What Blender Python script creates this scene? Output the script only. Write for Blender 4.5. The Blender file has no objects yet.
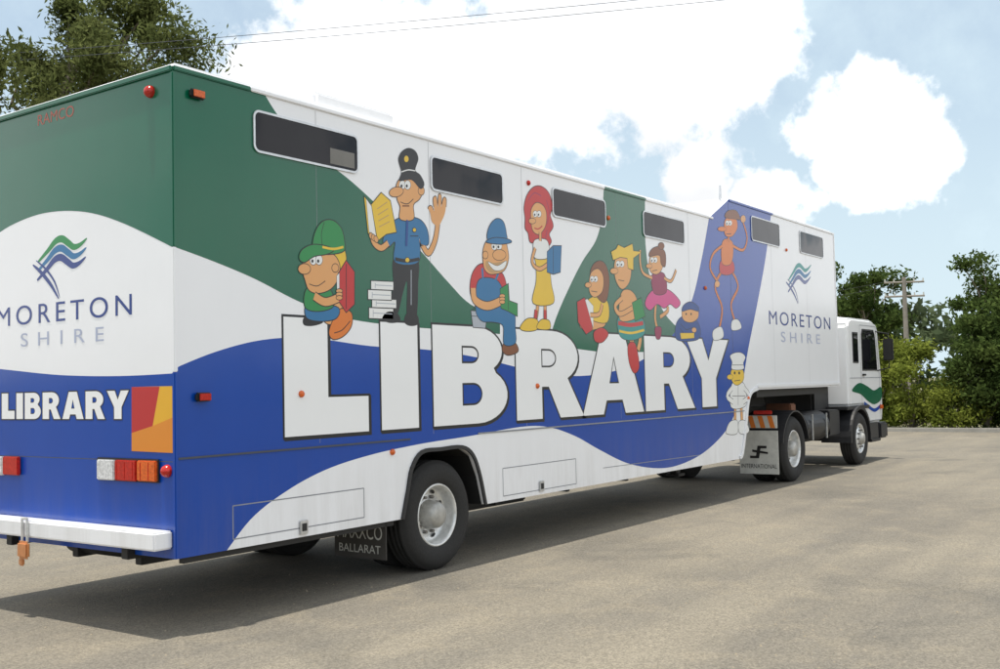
import bpy, bmesh, math, random
import numpy as np
from mathutils import Vector, Matrix
from mathutils.geometry import tessellate_polygon

scene = bpy.context.scene
COL = scene.collection

# ------------------------------------------------------------------ camera calibration
F = 1058.0
d1 = Vector((750, 33.5, F)).normalized()
d2 = Vector((-1498, 84.5, F)).normalized()
up = d1.cross(d2).normalized()
d2 = up.cross(d1).normalized()
CAM = Vector((-4.70, -6.10, 1.68))

def ray(px, py):
    r = Vector((px-500, py-334.5, F))
    return Vector((r.dot(d1), r.dot(d2), r.dot(up)))
# artwork outlines were digitised from a perspective photo; these rectify them to metres
def S(px, py):            # right-hand side panel (plane y = 0) -> (x, z)
    r = ray(px, py); t = -CAM.y/r.y
    return (CAM.x+t*r.x, CAM.z+t*r.z)
def R(px, py):            # rear panel (plane x = 0) -> (y, z)
    r = ray(px, py); t = -CAM.x/r.x
    return (CAM.y+t*r.y, CAM.z+t*r.z)

cam_d = bpy.data.cameras.new("camera"); cam = bpy.data.objects.new("camera", cam_d); COL.objects.link(cam)
cam_d.sensor_width = 36; cam_d.lens = F*36/1000; cam_d.clip_end = 3000; cam_d.clip_start = 0.1
cam.matrix_world = Matrix(((d1.x, -d1.y, -d1.z, CAM.x), (d2.x, -d2.y, -d2.z, CAM.y), (up.x, -up.y, -up.z, CAM.z), (0, 0, 0, 1)))
scene.camera = cam

# ------------------------------------------------------------------ materials
MATS = {}
def new_mat(name):
    m = bpy.data.materials.new(name); m.use_nodes = True
    nt = m.node_tree; b = nt.nodes["Principled BSDF"]
    return m, nt, b
def N(nt, t, **kw):
    n = nt.nodes.new(t)
    for k, v in kw.items():
        if k.startswith('_'): setattr(n, k[1:], v)
        else: n.inputs[k].default_value = v
    return n
def mixc(nt, fac, a, b, blend='MIX'):
    n = nt.nodes.new('ShaderNodeMix'); n.data_type = 'RGBA'; n.blend_type = blend
    for s, v in ((n.inputs[0], fac), (n.inputs[6], a), (n.inputs[7], b)):
        if hasattr(v, 'is_linked'): nt.links.new(v, s)
        else: s.default_value = v if isinstance(v, float) else (*v, 1) if len(v) == 3 else v
    return n.outputs[2]
def ramp(nt, src, a, b, c0=0.0, c1=1.0):
    n = nt.nodes.new('ShaderNodeMapRange'); n.inputs[1].default_value = a; n.inputs[2].default_value = b
    n.inputs[3].default_value = c0; n.inputs[4].default_value = c1
    nt.links.new(src, n.inputs[0]); return n.outputs[0]

def paint(name, rgb, rough=0.22, coat=0.12, dirt=0.28, var=0.06, metallic=0.0, wav=0.12):
    if name in MATS: return MATS[name]
    m, nt, b = new_mat(name)
    g = N(nt, 'ShaderNodeNewGeometry')
    n1 = N(nt, 'ShaderNodeTexNoise', Scale=1.3, Detail=5.0, Roughness=0.65); nt.links.new(g.outputs['Position'], n1.inputs['Vector'])
    dk = tuple(c*(1-var) for c in rgb)
    c = mixc(nt, ramp(nt, n1.outputs[0], .35, .65), dk, rgb)
    if dirt > 0:
        mp = N(nt, 'ShaderNodeMapping'); mp.inputs['Scale'].default_value = (7, 7, 0.8)
        nt.links.new(g.outputs['Position'], mp.inputs[0])
        n2 = N(nt, 'ShaderNodeTexNoise', Scale=1.0, Detail=6.0, Roughness=0.7); nt.links.new(mp.outputs[0], n2.inputs['Vector'])
        sp = N(nt, 'ShaderNodeSeparateXYZ'); nt.links.new(g.outputs['Position'], sp.inputs[0])
        zf = ramp(nt, sp.outputs[2], 0.45, 1.2, 1.0, 0.04)
        mm = N(nt, 'ShaderNodeMath', _operation='MULTIPLY'); nt.links.new(zf, mm.inputs[0]); nt.links.new(ramp(nt, n2.outputs[0], .40, .75, 0, dirt), mm.inputs[1])
        c = mixc(nt, mm.outputs[0], c, (0.25, 0.21, 0.15))
    nt.links.new(c, b.inputs['Base Color'])
    b.inputs['Roughness'].default_value = rough; b.inputs['Coat Weight'].default_value = coat; b.inputs['Coat Roughness'].default_value = 0.06
    b.inputs['Metallic'].default_value = metallic
    if wav > 0:
        n3 = N(nt, 'ShaderNodeTexNoise', Scale=1.1, Detail=2.0); nt.links.new(g.outputs['Position'], n3.inputs['Vector'])
        bp = N(nt, 'ShaderNodeBump', Strength=wav, Distance=0.03); nt.links.new(n3.outputs[0], bp.inputs['Height']); nt.links.new(bp.outputs[0], b.inputs['Normal'])
    MATS[name] = m; return m
def flat(name, rgb, rough=0.5, metallic=0.0, var=0.15, sc=8.0, bump=0.0, trans=0.0):
    if name in MATS: return MATS[name]
    m, nt, b = new_mat(name)
    g = N(nt, 'ShaderNodeNewGeometry')
    n1 = N(nt, 'ShaderNodeTexNoise', Scale=sc, Detail=5.0, Roughness=0.65); nt.links.new(g.outputs['Position'], n1.inputs['Vector'])
    c = mixc(nt, ramp(nt, n1.outputs[0], .35, .65), tuple(x*(1-var) for x in rgb), tuple(min(1, x*(1+var*.5)) for x in rgb))
    nt.links.new(c, b.inputs['Base Color']); b.inputs['Roughness'].default_value = rough; b.inputs['Metallic'].default_value = metallic
    if bump:
        bp = N(nt, 'ShaderNodeBump', Strength=bump, Distance=0.01); nt.links.new(n1.outputs[0], bp.inputs['Height']); nt.links.new(bp.outputs[0], b.inputs['Normal'])
    MATS[name] = m; return m

WHITE = paint('white_paint', (0.86, 0.86, 0.875), var=.02)
GREEN = paint('green_paint', (0.002, 0.120, 0.060), dirt=.12)
BLUE = paint('blue_paint', (0.0015, 0.058, 0.36), dirt=.15)
NAVY = paint('navy_vinyl', (0.008, 0.035, 0.22), dirt=0)
BLK = paint('black_vinyl', (0.006, 0.006, 0.008), dirt=0, rough=.35)
LETTER = paint('letter_white_vinyl', (0.88, 0.88, 0.88), dirt=.05, var=.02)
def vin(n, rgb): return paint('vinyl_'+n, rgb, dirt=0, var=.06, rough=.35, coat=.1)
SK = vin('skin', (0.76, 0.37, 0.13)); PK = vin('pink', (0.68, 0.07, 0.26)); YE = vin('yellow', (0.80, 0.52, 0.03)); RD = vin('red', (0.55, 0.025, 0.025))
ORG = vin('orange', (0.72, 0.19, 0.02)); LB = vin('light_blue', (0.015, 0.16, 0.36)); DB = vin('dark_blue', (0.01, 0.06, 0.26)); GR = vin('mid_green', (0.015, 0.25, 0.06))
BR = vin('brown', (0.22, 0.07, 0.02)); VW = vin('white', (0.82, 0.82, 0.80)); GY = vin('grey', (0.42, 0.45, 0.50)); TE = vin('teal', (0.02, 0.28, 0.26)); TAN = vin('tan', (0.50, 0.30, 0.12))
SHG = vin('shire_grey', (0.42, 0.46, 0.60)); MGN = vin('maroon', (0.30, 0.02, 0.08))
RUB = flat('tyre_rubber', (0.022, 0.021, 0.020), .85, bump=.3, sc=40)
DARK = flat('chassis_black', (0.014, 0.014, 0.014), .6)
GUARD = flat('guard_black', (0.018, 0.018, 0.020), .45)
STEEL = flat('rim_silver', (0.74, 0.74, 0.72), .28, .35, var=.2, sc=12)
ALU = flat('aluminium', (0.60, 0.61, 0.62), .35, .8)
SEAM = flat('seam_grey', (0.25, 0.26, 0.28), .6)
SEAMD = flat('seam_dark', (0.06, 0.07, 0.09), .6)
def glass(name, rgb, rough=.04):
    m, nt, b = new_mat(name); b.inputs['Base Color'].default_value = (*rgb, 1); b.inputs['Roughness'].default_value = rough
    b.inputs['Specular IOR Level'].default_value = .3
    g = N(nt, 'ShaderNodeNewGeometry'); n3 = N(nt, 'ShaderNodeTexNoise', Scale=2.2, Detail=1.0); nt.links.new(g.outputs['Position'], n3.inputs['Vector'])
    bp = N(nt, 'ShaderNodeBump', Strength=.15, Distance=0.02); nt.links.new(n3.outputs[0], bp.inputs['Height']); nt.links.new(bp.outputs[0], b.inputs['Normal'])
    return m
GLASS = glass('tinted_glass', (0.006, 0.006, 0.010))
LRED = flat('lamp_red', (0.50, 0.02, 0.012), .15, var=.3, sc=60)
LAMB = flat('lamp_amber', (0.70, 0.13, 0.02), .15, var=.3, sc=60)
LCLR = flat('lamp_clear', (0.70, 0.70, 0.70), .15, var=.35, sc=60)

# ------------------------------------------------------------------ mesh helpers
def empty(name, loc=(0, 0, 0)):
    e = bpy.data.objects.new(name, None); COL.objects.link(e); e.location = loc; e.empty_display_size = .3; return e
TRAILER = empty('library_semi_trailer')
TRUCK = empty('prime_mover_truck')

def mk(name, V, Fc, mats, mi=None, parent=None, smooth=False):
    me = bpy.data.meshes.new(name); me.from_pydata(V, [], Fc)
    for m in mats: me.materials.append(m)
    if mi is not None: me.polygons.foreach_set('material_index', mi)
    if smooth: me.polygons.foreach_set('use_smooth', [True]*len(me.polygons))
    me.update(); ob = bpy.data.objects.new(name, me); COL.objects.link(ob)
    if parent: ob.parent = parent
    return ob

def box(name, x0, x1, y0, y1, z0, z1, mat, parent, bev=0.01, seg=2):
    bm = bmesh.new(); bmesh.ops.create_cube(bm, size=1)
    for v in bm.verts:
        v.co = Vector((x0+(v.co.x+.5)*(x1-x0), y0+(v.co.y+.5)*(y1-y0), z0+(v.co.z+.5)*(z1-z0)))
    if bev > 0: bmesh.ops.bevel(bm, geom=bm.edges[:], offset=bev, segments=seg, affect='EDGES')
    me = bpy.data.meshes.new(name); bm.to_mesh(me); bm.free(); me.materials.append(mat)
    ob = bpy.data.objects.new(name, me); COL.objects.link(ob); ob.parent = parent; return ob

def area(p): return sum(p[i][0]*p[(i+1) % len(p)][1]-p[(i+1) % len(p)][0]*p[i][1] for i in range(len(p)))/2
def tess(loops):
    t = tessellate_polygon([[Vector((a, b, 0)) for a, b in l] for l in loops])
    pts = [p for l in loops for p in l]; out = []
    for tri in t:
        a, b, c = (pts[i] for i in tri)
        s = (b[0]-a[0])*(c[1]-a[1])-(b[1]-a[1])*(c[0]-a[0])
        if abs(s) < 1e-10: continue
        out.append(tri if s > 0 else (tri[0], tri[2], tri[1]))
    return pts, out
def offs(p, w):
    n = len(p); s = 1 if area(p) > 0 else -1; out = []
    for i in range(n):
        a = Vector(p[i-1]); b = Vector(p[i]); c = Vector(p[(i+1) % n])
        e1 = (b-a); e2 = (c-b)
        if e1.length < 1e-7 or e2.length < 1e-7: out.append(tuple(b)); continue
        e1.normalize(); e2.normalize()
        n1 = Vector((e1.y, -e1.x))*s; n2 = Vector((e2.y, -e2.x))*s
        m = n1+n2
        if m.length < 1e-3: m = n1.copy()
        m.normalize(); k = min(1/max(m.dot(n1), .3), 2.0)
        out.append(tuple(b+m*w*k))
    return out
def catmull(p, n=5, closed=True):
    out = []; L = len(p); rng = range(L) if closed else range(L-1)
    for i in rng:
        if closed: P = [Vector(p[(i+k-1) % L]) for k in range(4)]
        else: P = [Vector(p[max(0, min(L-1, i+k-1))]) for k in range(4)]
        for j in range(n):
            t = j/n
            out.append(tuple(0.5*((2*P[1])+(-P[0]+P[2])*t+(2*P[0]-5*P[1]+4*P[2]-P[3])*t*t+(-P[0]+3*P[1]-3*P[2]+P[3])*t**3)))
    if not closed: out.append(tuple(p[-1]))
    return out

def prism(name, loops, y0, y1, mat, parent, capmat=None, bev=0):
    """(x,z) polygon extruded along y"""
    pts, tr = tess(loops); n = len(pts)
    V = [(a, y0, b) for a, b in pts]+[(a, y1, b) for a, b in pts]
    Fc = [tuple(t) for t in tr]+[(t[0]+n, t[2]+n, t[1]+n) for t in tr]; k = 0
    for l in loops:
        for i in range(len(l)):
            j = (i+1) % len(l); Fc.append((k+i, k+i+n, k+j+n, k+j))
        k += len(l)
    ob = mk(name, V, Fc, [mat], parent=parent)
    bm = bmesh.new(); bm.from_mesh(ob.data); bmesh.ops.recalc_face_normals(bm, faces=bm.faces[:])
    if bev:
        bmesh.ops.dissolve_limit(bm, angle_limit=.01, verts=bm.verts[:], edges=bm.edges[:])
        bmesh.ops.bevel(bm, geom=[e for e in bm.edges if len(e.link_faces) == 2 and e.calc_face_angle(0) > .5], offset=bev, segments=3, affect='EDGES')
    bm.to_mesh(ob.data); bm.free(); return ob

HT, HF, ZB = 3.98, 4.31, 0.53       # rear roof height, raised front roof, skirt bottom
X1, X2, XE = 9.19, 9.78, 14.56
XF0, XF1, ZG = 9.90, 10.62, 1.52
def clampside(u, v):
    u = max(u, 0.0); top = HT if u < X1 else HF if u > X2 else HT+(HF-HT)*(u-X1)/(X2-X1)
    bot = ZB if u < XF0 else ZG if u > XF1 else ZB+(ZG-ZB)*(u-XF0)/(XF1-XF0)
    return (u, min(max(v, bot), top))

FIG = .0020      # printed film, laid over the painted skin and lettering
class Art:
    def __init__(s, name, plane='side', off=FIG, parent=TRAILER):
        s.name = name; s.plane = plane; s.off = off; s.V = []; s.F = []; s.M = []; s.mats = []; s.parent = parent; s.step = .00006
    def raw(s, loops, mat):
        pts, tr = tess(loops); k = len(s.V)
        if mat not in s.mats: s.mats.append(mat)
        mi = s.mats.index(mat)
        for a, b in pts: s.V.append((a, -s.off, b) if s.plane == 'side' else (-s.off, a, b))
        for t in tr:
            s.F.append((k+t[0], k+t[1], k+t[2]) if s.plane == 'side' else (k+t[0], k+t[2], k+t[1])); s.M.append(mi)
        s.off += s.step
    def m(s, p): return S(*p) if s.plane == 'side' else R(*p)
    def B(s, mat, pts, ol=.008, sm=True, clamp=False):
        if sm: pts = catmull(pts, 5)
        w = [s.m(p) for p in pts]
        if clamp: w = [clampside(*p) for p in w]
        if ol: s.raw([offs(w, ol)], BLK)
        s.raw([w], mat)
    def E(s, mat, cx, cy, rx, ry, rot=0, ol=.006):
        c, q = math.cos(rot), math.sin(rot)
        pts = [(cx+rx*math.cos(a)*c-ry*math.sin(a)*q, cy+rx*math.cos(a)*q+ry*math.sin(a)*c) for a in [i*math.tau/20 for i in range(20)]]
        s.B(mat, pts, ol, False)
    def Ln(s, mat, pts, w=.010, sm=True):
        if sm and len(pts) > 2: pts = catmull(pts, 5, False)
        s.Lw(mat, [s.m(p) for p in pts], w)
    def Lw(s, mat, W, w):
        W = [Vector(p) for p in W]; l = []; r = []; n = len(W)
        for i, p in enumerate(W):
            t = (W[min(i+1, n-1)]-W[max(i-1, 0)])
            if t.length < 1e-7: continue
            ww = w(i/(n-1)) if callable(w) else w
            t.normalize(); nn = Vector((-t.y, t.x))*ww/2; l.append(tuple(p+nn)); r.append(tuple(p-nn))
        s.raw([l+r[::-1]], mat)
    def limb(s, mat, pts, w, ol=.008):
        W = catmull([s.m(p) for p in pts], 5, False) if len(pts) > 2 else [s.m(p) for p in pts]
        s.Lw(BLK, W, w+2*ol); s.Lw(mat, W, w)
    def done(s): return mk(s.name, s.V, s.F, s.mats, s.M, s.parent)

# ------------------------------------------------------------------ trailer body
arch_px = [(402, 530), (407, 490), (411, 468), (421, 452), (440, 449), (461, 447), (472, 455), (479, 475), (485, 512)]
arch = [S(*p) for p in arch_px]; arch[0] = (arch[0][0], ZB); arch[-1] = (arch[-1][0], ZB)
fr = [(XF0, ZB), (XF0+.10, ZB+.06), (XF0+.25, .95), (XF0+.36, 1.28), (XF0+.50, 1.46), (XF1+.05, ZG)]
outline = [(0, ZB)]+arch+fr+[(XE, ZG), (XE, HF), (X2, HF), (X1, HT), (0, HT)]
prism('trailer_body', [outline], 0, 2.5, WHITE, TRAILER)
# dark liner inside the wheel arch
li = [(x, z) for x, z in arch]; cxa = sum(p[0] for p in li)/len(li)
li_in = [(x+(.012 if x < cxa else -.012), z-(.012 if z > .8 else 0)) for x, z in li]
n_ = len(li_in); V = [(x, .03, z) for x, z in li_in]+[(x, 2.47, z) for x, z in li_in]
mk('wheel_arch_liner', V, [(i, i+1, n_+i+1, n_+i) for i in range(n_-1)], [DARK], parent=TRAILER)
prism('roof_cap', [[(.02, HT+.001), (X1-.02, HT+.001), (X1-.05, HT+.045), (.06, HT+.045)]], .05, 2.45, WHITE, TRAILER)
prism('roof_cap_front', [[(X2+.03, HF+.001), (XE-.03, HF+.001), (XE-.06, HF+.04), (X2+.06, HF+.04)]], .05, 2.45, WHITE, TRAILER)
def rail(n, xa, xb, z, mat): box(n, xa, xb, -.016, -.0005, z-.03, z+.004, mat, TRAILER, .006)
xg = S(250, 88)[0]; xa, xb = S(604, 190)[0], S(645, 200)[0]
rail('gutter_green', .0, xg, HT, GREEN); rail('gutter_white', xg, xa, HT, WHITE); rail('gutter_green_mid', xa, xb, HT, GREEN); rail('gutter_white_mid', xb, X1, HT, WHITE)
rail('gutter_blue', X2, S(772, 213)[0], HF, BLUE); rail('gutter_white_front', S(772, 213)[0], XE, HF, WHITE)
box('gutter_rear', -.022, -.0005, 0.0, 2.5, HT-.035, HT+.004, GREEN, TRAILER, .006)
box('roof_hatch', 1.5, 2.5, .10, .9, HT+.002, HT+.17, WHITE, TRAILER, .03)
box('air_conditioner', 5.6, 6.6, .9, 1.7, HT+.04, HT+.14, WHITE, TRAILER, .04)
prism('roof_aerial', [[(X2-.05, HF), (X2-.01, HF), (X2-.02, HF+.22)]], .1, .13, ALU, TRAILER)
box('rear_corner_moulding_green', -.012, .02, -.012, .02, R(173, 247)[1], HT-.04, GREEN, TRAILER, .006)
box('rear_corner_moulding_white', -.012, .02, -.012, .02, R(174, 372)[1], R(173, 247)[1], WHITE, TRAILER, .006)
box('rear_corner_moulding_blue', -.012, .02, -.012, .02, ZB, R(174, 372)[1], BLUE, TRAILER, .006)
box('front_corner_moulding', XE-.03, XE+.01, -.01, .02, ZG, HF-.04, WHITE, TRAILER, .006)

a = Art('livery_side', off=.0006)
up1 = catmull([(262, 90), (283, 122), (318, 155), (352, 182), (384, 212), (418, 248), (448, 282), (470, 304), (500, 318)], 6, False)
lo1 = catmull([(500, 334), (452, 330), (400, 326), (345, 318), (300, 302), (255, 279), (215, 262), (172, 246)], 6, False)
a.B(GREEN, [(166, 62), (200, 60), (230, 70)]+up1+lo1+[(166, 240)], 0, False, True)
gl = catmull([(604, 180), (602, 215), (596, 240), (582, 262), (568, 290), (556, 318), (548, 345)], 5, False)
grt = catmull([(700, 345), (668, 318), (652, 285), (646, 250), (645, 220), (645, 190)], 5, False)
a.B(GREEN, gl+[(600, 352), (660, 352)]+grt+[(625, 185)], 0, False, True)
ub = catmull([(168, 371), (215, 352), (262, 340), (310, 338), (370, 346), (430, 350), (480, 358), (530, 370), (580, 376), (630, 366), (668, 340), (690, 305), (701, 262), (710, 212)], 6, False)
rb = catmull([(772, 205), (766, 255), (757, 305), (748, 350), (742, 385), (733, 418), (718, 440), (695, 458), (665, 468), (630, 464), (600, 450), (575, 436), (548, 427), (520, 427), (470, 436), (420, 444), (370, 455), (325, 470), (285, 492), (250, 520), (219, 562)], 6, False)
a.B(BLUE, ub+[(728, 190), (750, 190)]+rb+[(168, 570)], 0, False, True)
zm = 1.22
box('belt_moulding_rear', .02, arch[3][0]-.15, -.009, -.0005, zm-.008, zm+.006, SEAMD, TRAILER, 0)
box('belt_moulding_front', arch[6][0]+.1, XF0+.2, -.009, -.0005, zm-.008, zm+.006, SEAM, TRAILER, 0)
a.step = .00002
for px in (318, 431, 524, 618, 690):
    x = S(px, 300)[0]; a.raw([[(x-.002, 1.25), (x+.002, 1.25), (x+.002, HT-.04), (x-.002, HT-.04)]], SEAM)
for x in (11.4, 13.0): a.raw([[(x-.002, ZG+.02), (x+.002, ZG+.02), (x+.002, HF-.04), (x-.002, HF-.04)]], SEAM)
a.Lw(SEAMD, [(X2-.02, 1.6), (X2-.02, HF-.05)], .008)
def locker(p, latch):
    w = [S(*q) for q in p]; x0_ = (w[0][0]+w[3][0])/2; x1_ = (w[1][0]+w[2][0])/2; zt = (w[0][1]+w[1][1])/2; zb = (w[2][1]+w[3][1])/2
    for q in ([(x0_, zb), (x0_, zt)], [(x0_, zt), (x1_, zt)], [(x1_, zt), (x1_, zb)], [(x0_, zb), (x1_, zb)]): a.Lw(SEAM, q, .009)
    lx, lz = S(*latch); box('locker_latch', lx-.045, lx+.045, -.018, -.004, lz-.055, lz+.055, ALU, TRAILER, .006); box('latch_slot', lx-.025, lx+.025, -.0205, -.0185, lz-.03, lz+.03, DARK, TRAILER, 0)
locker([(233, 506), (364, 488), (364, 516), (233, 541)], (303, 527))
locker([(503, 468), (576, 459), (576, 483), (503, 497)], (541, 486))
a.Lw(SEAM, [S(603, 468), S(700, 455)], .008)
a.done()
def strip(name, pts, w, t, mat, parent=TRAILER):
    W = [Vector(p) for p in pts]; l = []; r = []
    for i, p in enumerate(W):
        tt = (W[min(i+1, len(W)-1)]-W[max(i-1, 0)]).normalized(); nn = Vector((-tt.y, tt.x))*w/2; l.append(tuple(p+nn)); r.append(tuple(p-nn))
    return prism(name, [l+r[::-1]], -t, -.003, mat, parent)
strip('skirt_front_trim', [(x-.03, z+.02) for x, z in catmull(fr, 5, False)], .05, .02, WHITE)
strip('gooseneck_trim', [(XF1, ZG+.05), (XE, ZG+.05)], .04, .02, WHITE)
strip('wheel_arch_lip', catmull(arch, 4, False), .035, .02, GUARD)
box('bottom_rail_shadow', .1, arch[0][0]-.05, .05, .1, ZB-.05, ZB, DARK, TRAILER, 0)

# ------------------------------------------------------------------ big lettering
def arc(cx, cy, rx, ry, a0, a1, n=12): return [(cx+rx*math.cos(math.radians(a0+(a1-a0)*i/n)), cy+ry*math.sin(math.radians(a0+(a1-a0)*i/n))) for i in range(n+1)]
GL = {
 'L': [[(0, 0), (0, 1), (.50, 1), (.50, .32), (1, .32), (1, 0)]],
 'I': [[(0, 0), (0, 1), (1, 1), (1, 0)]],
 'B': [[(0, 0), (0, 1)]+arc(.56, .755, .37, .245, 90, -48)+arc(.58, .29, .42, .29, 52, -90), [(.37, .62), (.37, .80)]+arc(.50, .71, .10, .09, 90, -90), [(.37, .19), (.37, .42)]+arc(.52, .305, .12, .115, 90, -90)],
 'R': [[(0, 0), (0, 1)]+arc(.52, .70, .40, .30, 90, -55)+[(1, 0), (.63, 0), (.46, .36), (.36, .36), (.36, 0)], [(.36, .58), (.36, .79)]+arc(.47, .685, .11, .105, 90, -90)],
 'A': [[(0, 0), (.31, 1), (.69, 1), (1, 0), (.68, 0), (.63, .17), (.37, .17), (.32, 0)], [(.42, .38), (.5, .72), (.58, .38)]],
 'Y': [[(0, 1), (.36, 1), (.5, .68), (.64, 1), (1, 1), (.67, .42), (.67, 0), (.33, 0), (.33, .42)]],
}
zb = (S(285, 437)[1]+S(722, 406)[1])/2; zt = (S(283, 317)[1]+S(728, 340)[1])/2
a = Art('lettering_library', off=.006)
for ch, p0, p1 in (('L', 284, 368), ('I', 381, 418), ('B', 433, 507), ('R', 516, 583), ('A', 582, 643), ('R', 645, 694), ('Y', 687, 729)):
    x0_, x1_ = S(p0, 375)[0], S(p1, 375)[0]
    loops = [[(x0_+u*(x1_-x0_), zb+v*(zt-zb)) for u, v in l] for l in GL[ch]]
    o = [offs(loops[0], .020)]+[offs(l, -.018) for l in loops[1:]]
    sh = [[(x+.014, z-.012) for x, z in o[0]]]+[list(l) for l in o[1:]]
    a.off = .0014; a.raw(sh, BLK); a.raw(o, BLK); a.raw(loops, LETTER)
a.done()

# ------------------------------------------------------------------ cartoon readers
def eyes(a, x, y, s=1.0, gap=5.0):
    for k in (0, 1):
        a.E(VW, x+k*gap*s, y, 2.9*s, 4.2*s, 0, .004)
        a.E(BLK, x+k*gap*s-.8*s, y+1*s, 1.0*s, 1.5*s, 0, 0)

a = Art('artwork_boy_in_cap')
a.B(YE, [(334, 244), (343, 248), (346, 260), (342, 274), (334, 272)])
a.B(SK, [(322, 314), (338, 300), (346, 306), (340, 320), (328, 324)])
a.B(ORG, [(329, 332), (334, 318), (341, 309), (351, 313), (351, 326), (343, 336), (333, 339)])
a.Ln(BLK, [(334, 333), (342, 330), (350, 321)], .008)
a.B(BLK, [(305, 318), (318, 318), (322, 322), (312, 325), (304, 324)])
a.B(LB, [(306, 306), (320, 304), (338, 308), (336, 318), (322, 321), (307, 318)])
a.B(GR, [(306, 290), (318, 286), (330, 290), (333, 306), (318, 311), (305, 307)])
a.B(SK, [(305, 280), (302, 268), (306, 258), (318, 252), (332, 254), (339, 264), (338, 278), (330, 289), (318, 293), (309, 290)])
a.Ln(BLK, [(309, 284), (317, 286), (325, 281)], .007)
a.E(SK, 335, 268, 3.2, 4)
a.B(RD, [(338, 274), (346, 261), (354, 272), (354, 304), (346, 312), (338, 300)], sm=False)
a.B(VW, [(336.5, 276), (339, 273), (339, 299), (337, 300)], .004, False)
a.Ln(BLK, [(346, 264), (346, 309)], .008)
a.limb(SK, [(314, 296), (325, 302), (338, 298)], .065)
for k in range(3): a.E(SK, 339, 291+k*3.4, 3.0, 1.9)
eyes(a, 313, 260, 1.15); a.E(SK, 304, 269, 6, 5)
a.B(GR, [(314, 252), (313, 240), (317, 228), (324, 221), (333, 221), (341, 229), (344, 242), (343, 251), (329, 254)])
a.B(GR, [(299, 258), (302, 250), (312, 245), (324, 246), (333, 250), (326, 254), (314, 256), (304, 262)])
a.Ln(BLK, [(324, 222), (321, 234), (322, 246)], .006); a.Ln(YE, [(322, 247), (333, 249), (343, 247)], .02)
a.done()

a = Art('artwork_policeman')
a.B(BLK, [(394, 258), (417, 258), (418, 285), (416, 317), (407, 317), (407, 282), (403, 292), (397, 315), (389, 314), (393, 285)], 0)
a.B(BLK, [(382, 319), (387, 312), (397, 313), (400, 321), (390, 323)], 0); a.B(BLK, [(404, 322), (407, 313), (417, 315), (418, 324), (410, 326)], 0)
a.Ln(GY, [(411, 270), (411, 305)], .010)
a.limb(SK, [(420, 240), (428, 253), (435, 240), (438, 220)], .055)
a.B(SK, [(432, 222), (430, 213), (428, 208), (431, 206), (434, 211), (433, 199), (436, 197), (437.5, 207), (438.5, 195), (441, 196), (441, 207), (443.5, 198), (446, 200), (445, 212), (442, 220), (438, 226)])
a.B(LB, [(391, 224), (400, 218), (408, 217), (420, 220), (427, 230), (428, 244), (421, 244), (419, 238), (418, 262), (395, 262), (395, 242), (388, 247), (383, 240)])
a.limb(SK, [(388, 243), (381, 248), (374, 243), (371, 233)], .05)
a.B(YE, [(364, 197), (371, 205), (381, 193), (390, 201), (396, 232), (386, 234), (377, 241), (368, 233)], sm=False)
a.Ln(BLK, [(371, 205), (377, 240)], .008); a.B(VW, [(366, 199), (371, 206), (376, 237), (369, 232)], .004, False)
for k in range(4): a.Ln(TAN, [(377+k*.6, 209+k*6), (387+k*.8, 202+k*6.5)], .008)
for k in range(3): a.E(SK, 371+k*2.4, 236+k*1.6, 1.8, 3.2, -.3)
a.B(SK, [(400, 219), (400, 207), (397, 199), (396, 187), (400, 179), (410, 176), (420, 181), (423, 190), (419, 199), (413, 205), (413, 219)])
a.E(SK, 421, 191, 3, 4)
eyes(a, 402, 185, 1.05); a.E(SK, 396, 192, 7, 4.6, -.25); a.Ln(BLK, [(400, 202), (407, 204), (413, 199)], .007); a.Ln(BR, [(402, 206), (409, 206)], .012)
a.B(BLK, [(399, 181), (401, 172), (398, 160), (401, 152), (408, 148), (415, 151), (418, 159), (415, 170), (420, 175), (424, 184), (420, 189), (411, 180)], 0)
a.E(YE, 406, 159, 2.2, 3.2); a.Ln(VW, [(401, 172), (408, 170), (415, 171)], .010)
a.Ln(BLK, [(395, 259), (407, 261), (419, 259)], .03); a.E(YE, 407, 260, 2, 2.2); a.Ln(DB, [(407, 220), (406, 246)], .03); a.E(YE, 414, 230, 1.6, 1.8); a.Ln(BLK, [(410, 236), (418, 236)], .006)
a.done()

a = Art('artwork_book_stack')
for x0_, y0_, x1_, y1_ in ((369, 308, 393, 318), (372, 299, 396, 307), (368, 290, 391, 299), (371, 281, 393, 289)):
    a.B(VW, [(x0_, y0_), (x1_, y0_+1), (x1_, y1_+1), (x0_, y1_)], .008, False)
    a.Ln(GY, [(x0_+4, (y0_+y1_)/2), (x1_-1, (y0_+y1_)/2+1)], .008); a.Ln(GY, [(x0_+4, y0_+2), (x0_+4, y1_-1)], .008)
a.done()

a = Art('artwork_farmer')
# seated on the letter B: thighs forward, one boot hanging, one boot drawn up
a.B(GY, [(471, 311), (487, 312), (485, 328), (473, 327)], sm=False); a.Ln(BLK, [(472, 311), (479, 302), (486, 312)], .008); a.Ln(BLK, [(471.5, 316), (486.5, 317)], .006)
a.B(BR, [(502, 350), (505, 342), (514, 342), (518, 351), (508, 355)])
a.B(LB, [(478, 300), (490, 297), (506, 302), (514, 312), (515, 328), (515, 343), (504, 344), (503, 326), (494, 322), (482, 321), (476, 312)])
a.B(RD, [(470, 286), (473, 272), (481, 264), (493, 267), (503, 275), (506, 290), (499, 302), (482, 304), (472, 298)])
a.B(LB, [(480, 279), (496, 280), (503, 292), (502, 304), (480, 305), (476, 292)]); a.Ln(LB, [(483, 281), (482, 268)], .03); a.Ln(LB, [(495, 281), (499, 271)], .03)
a.limb(SK, [(473, 288), (475, 300), (487, 306), (501, 301)], .08)
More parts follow.
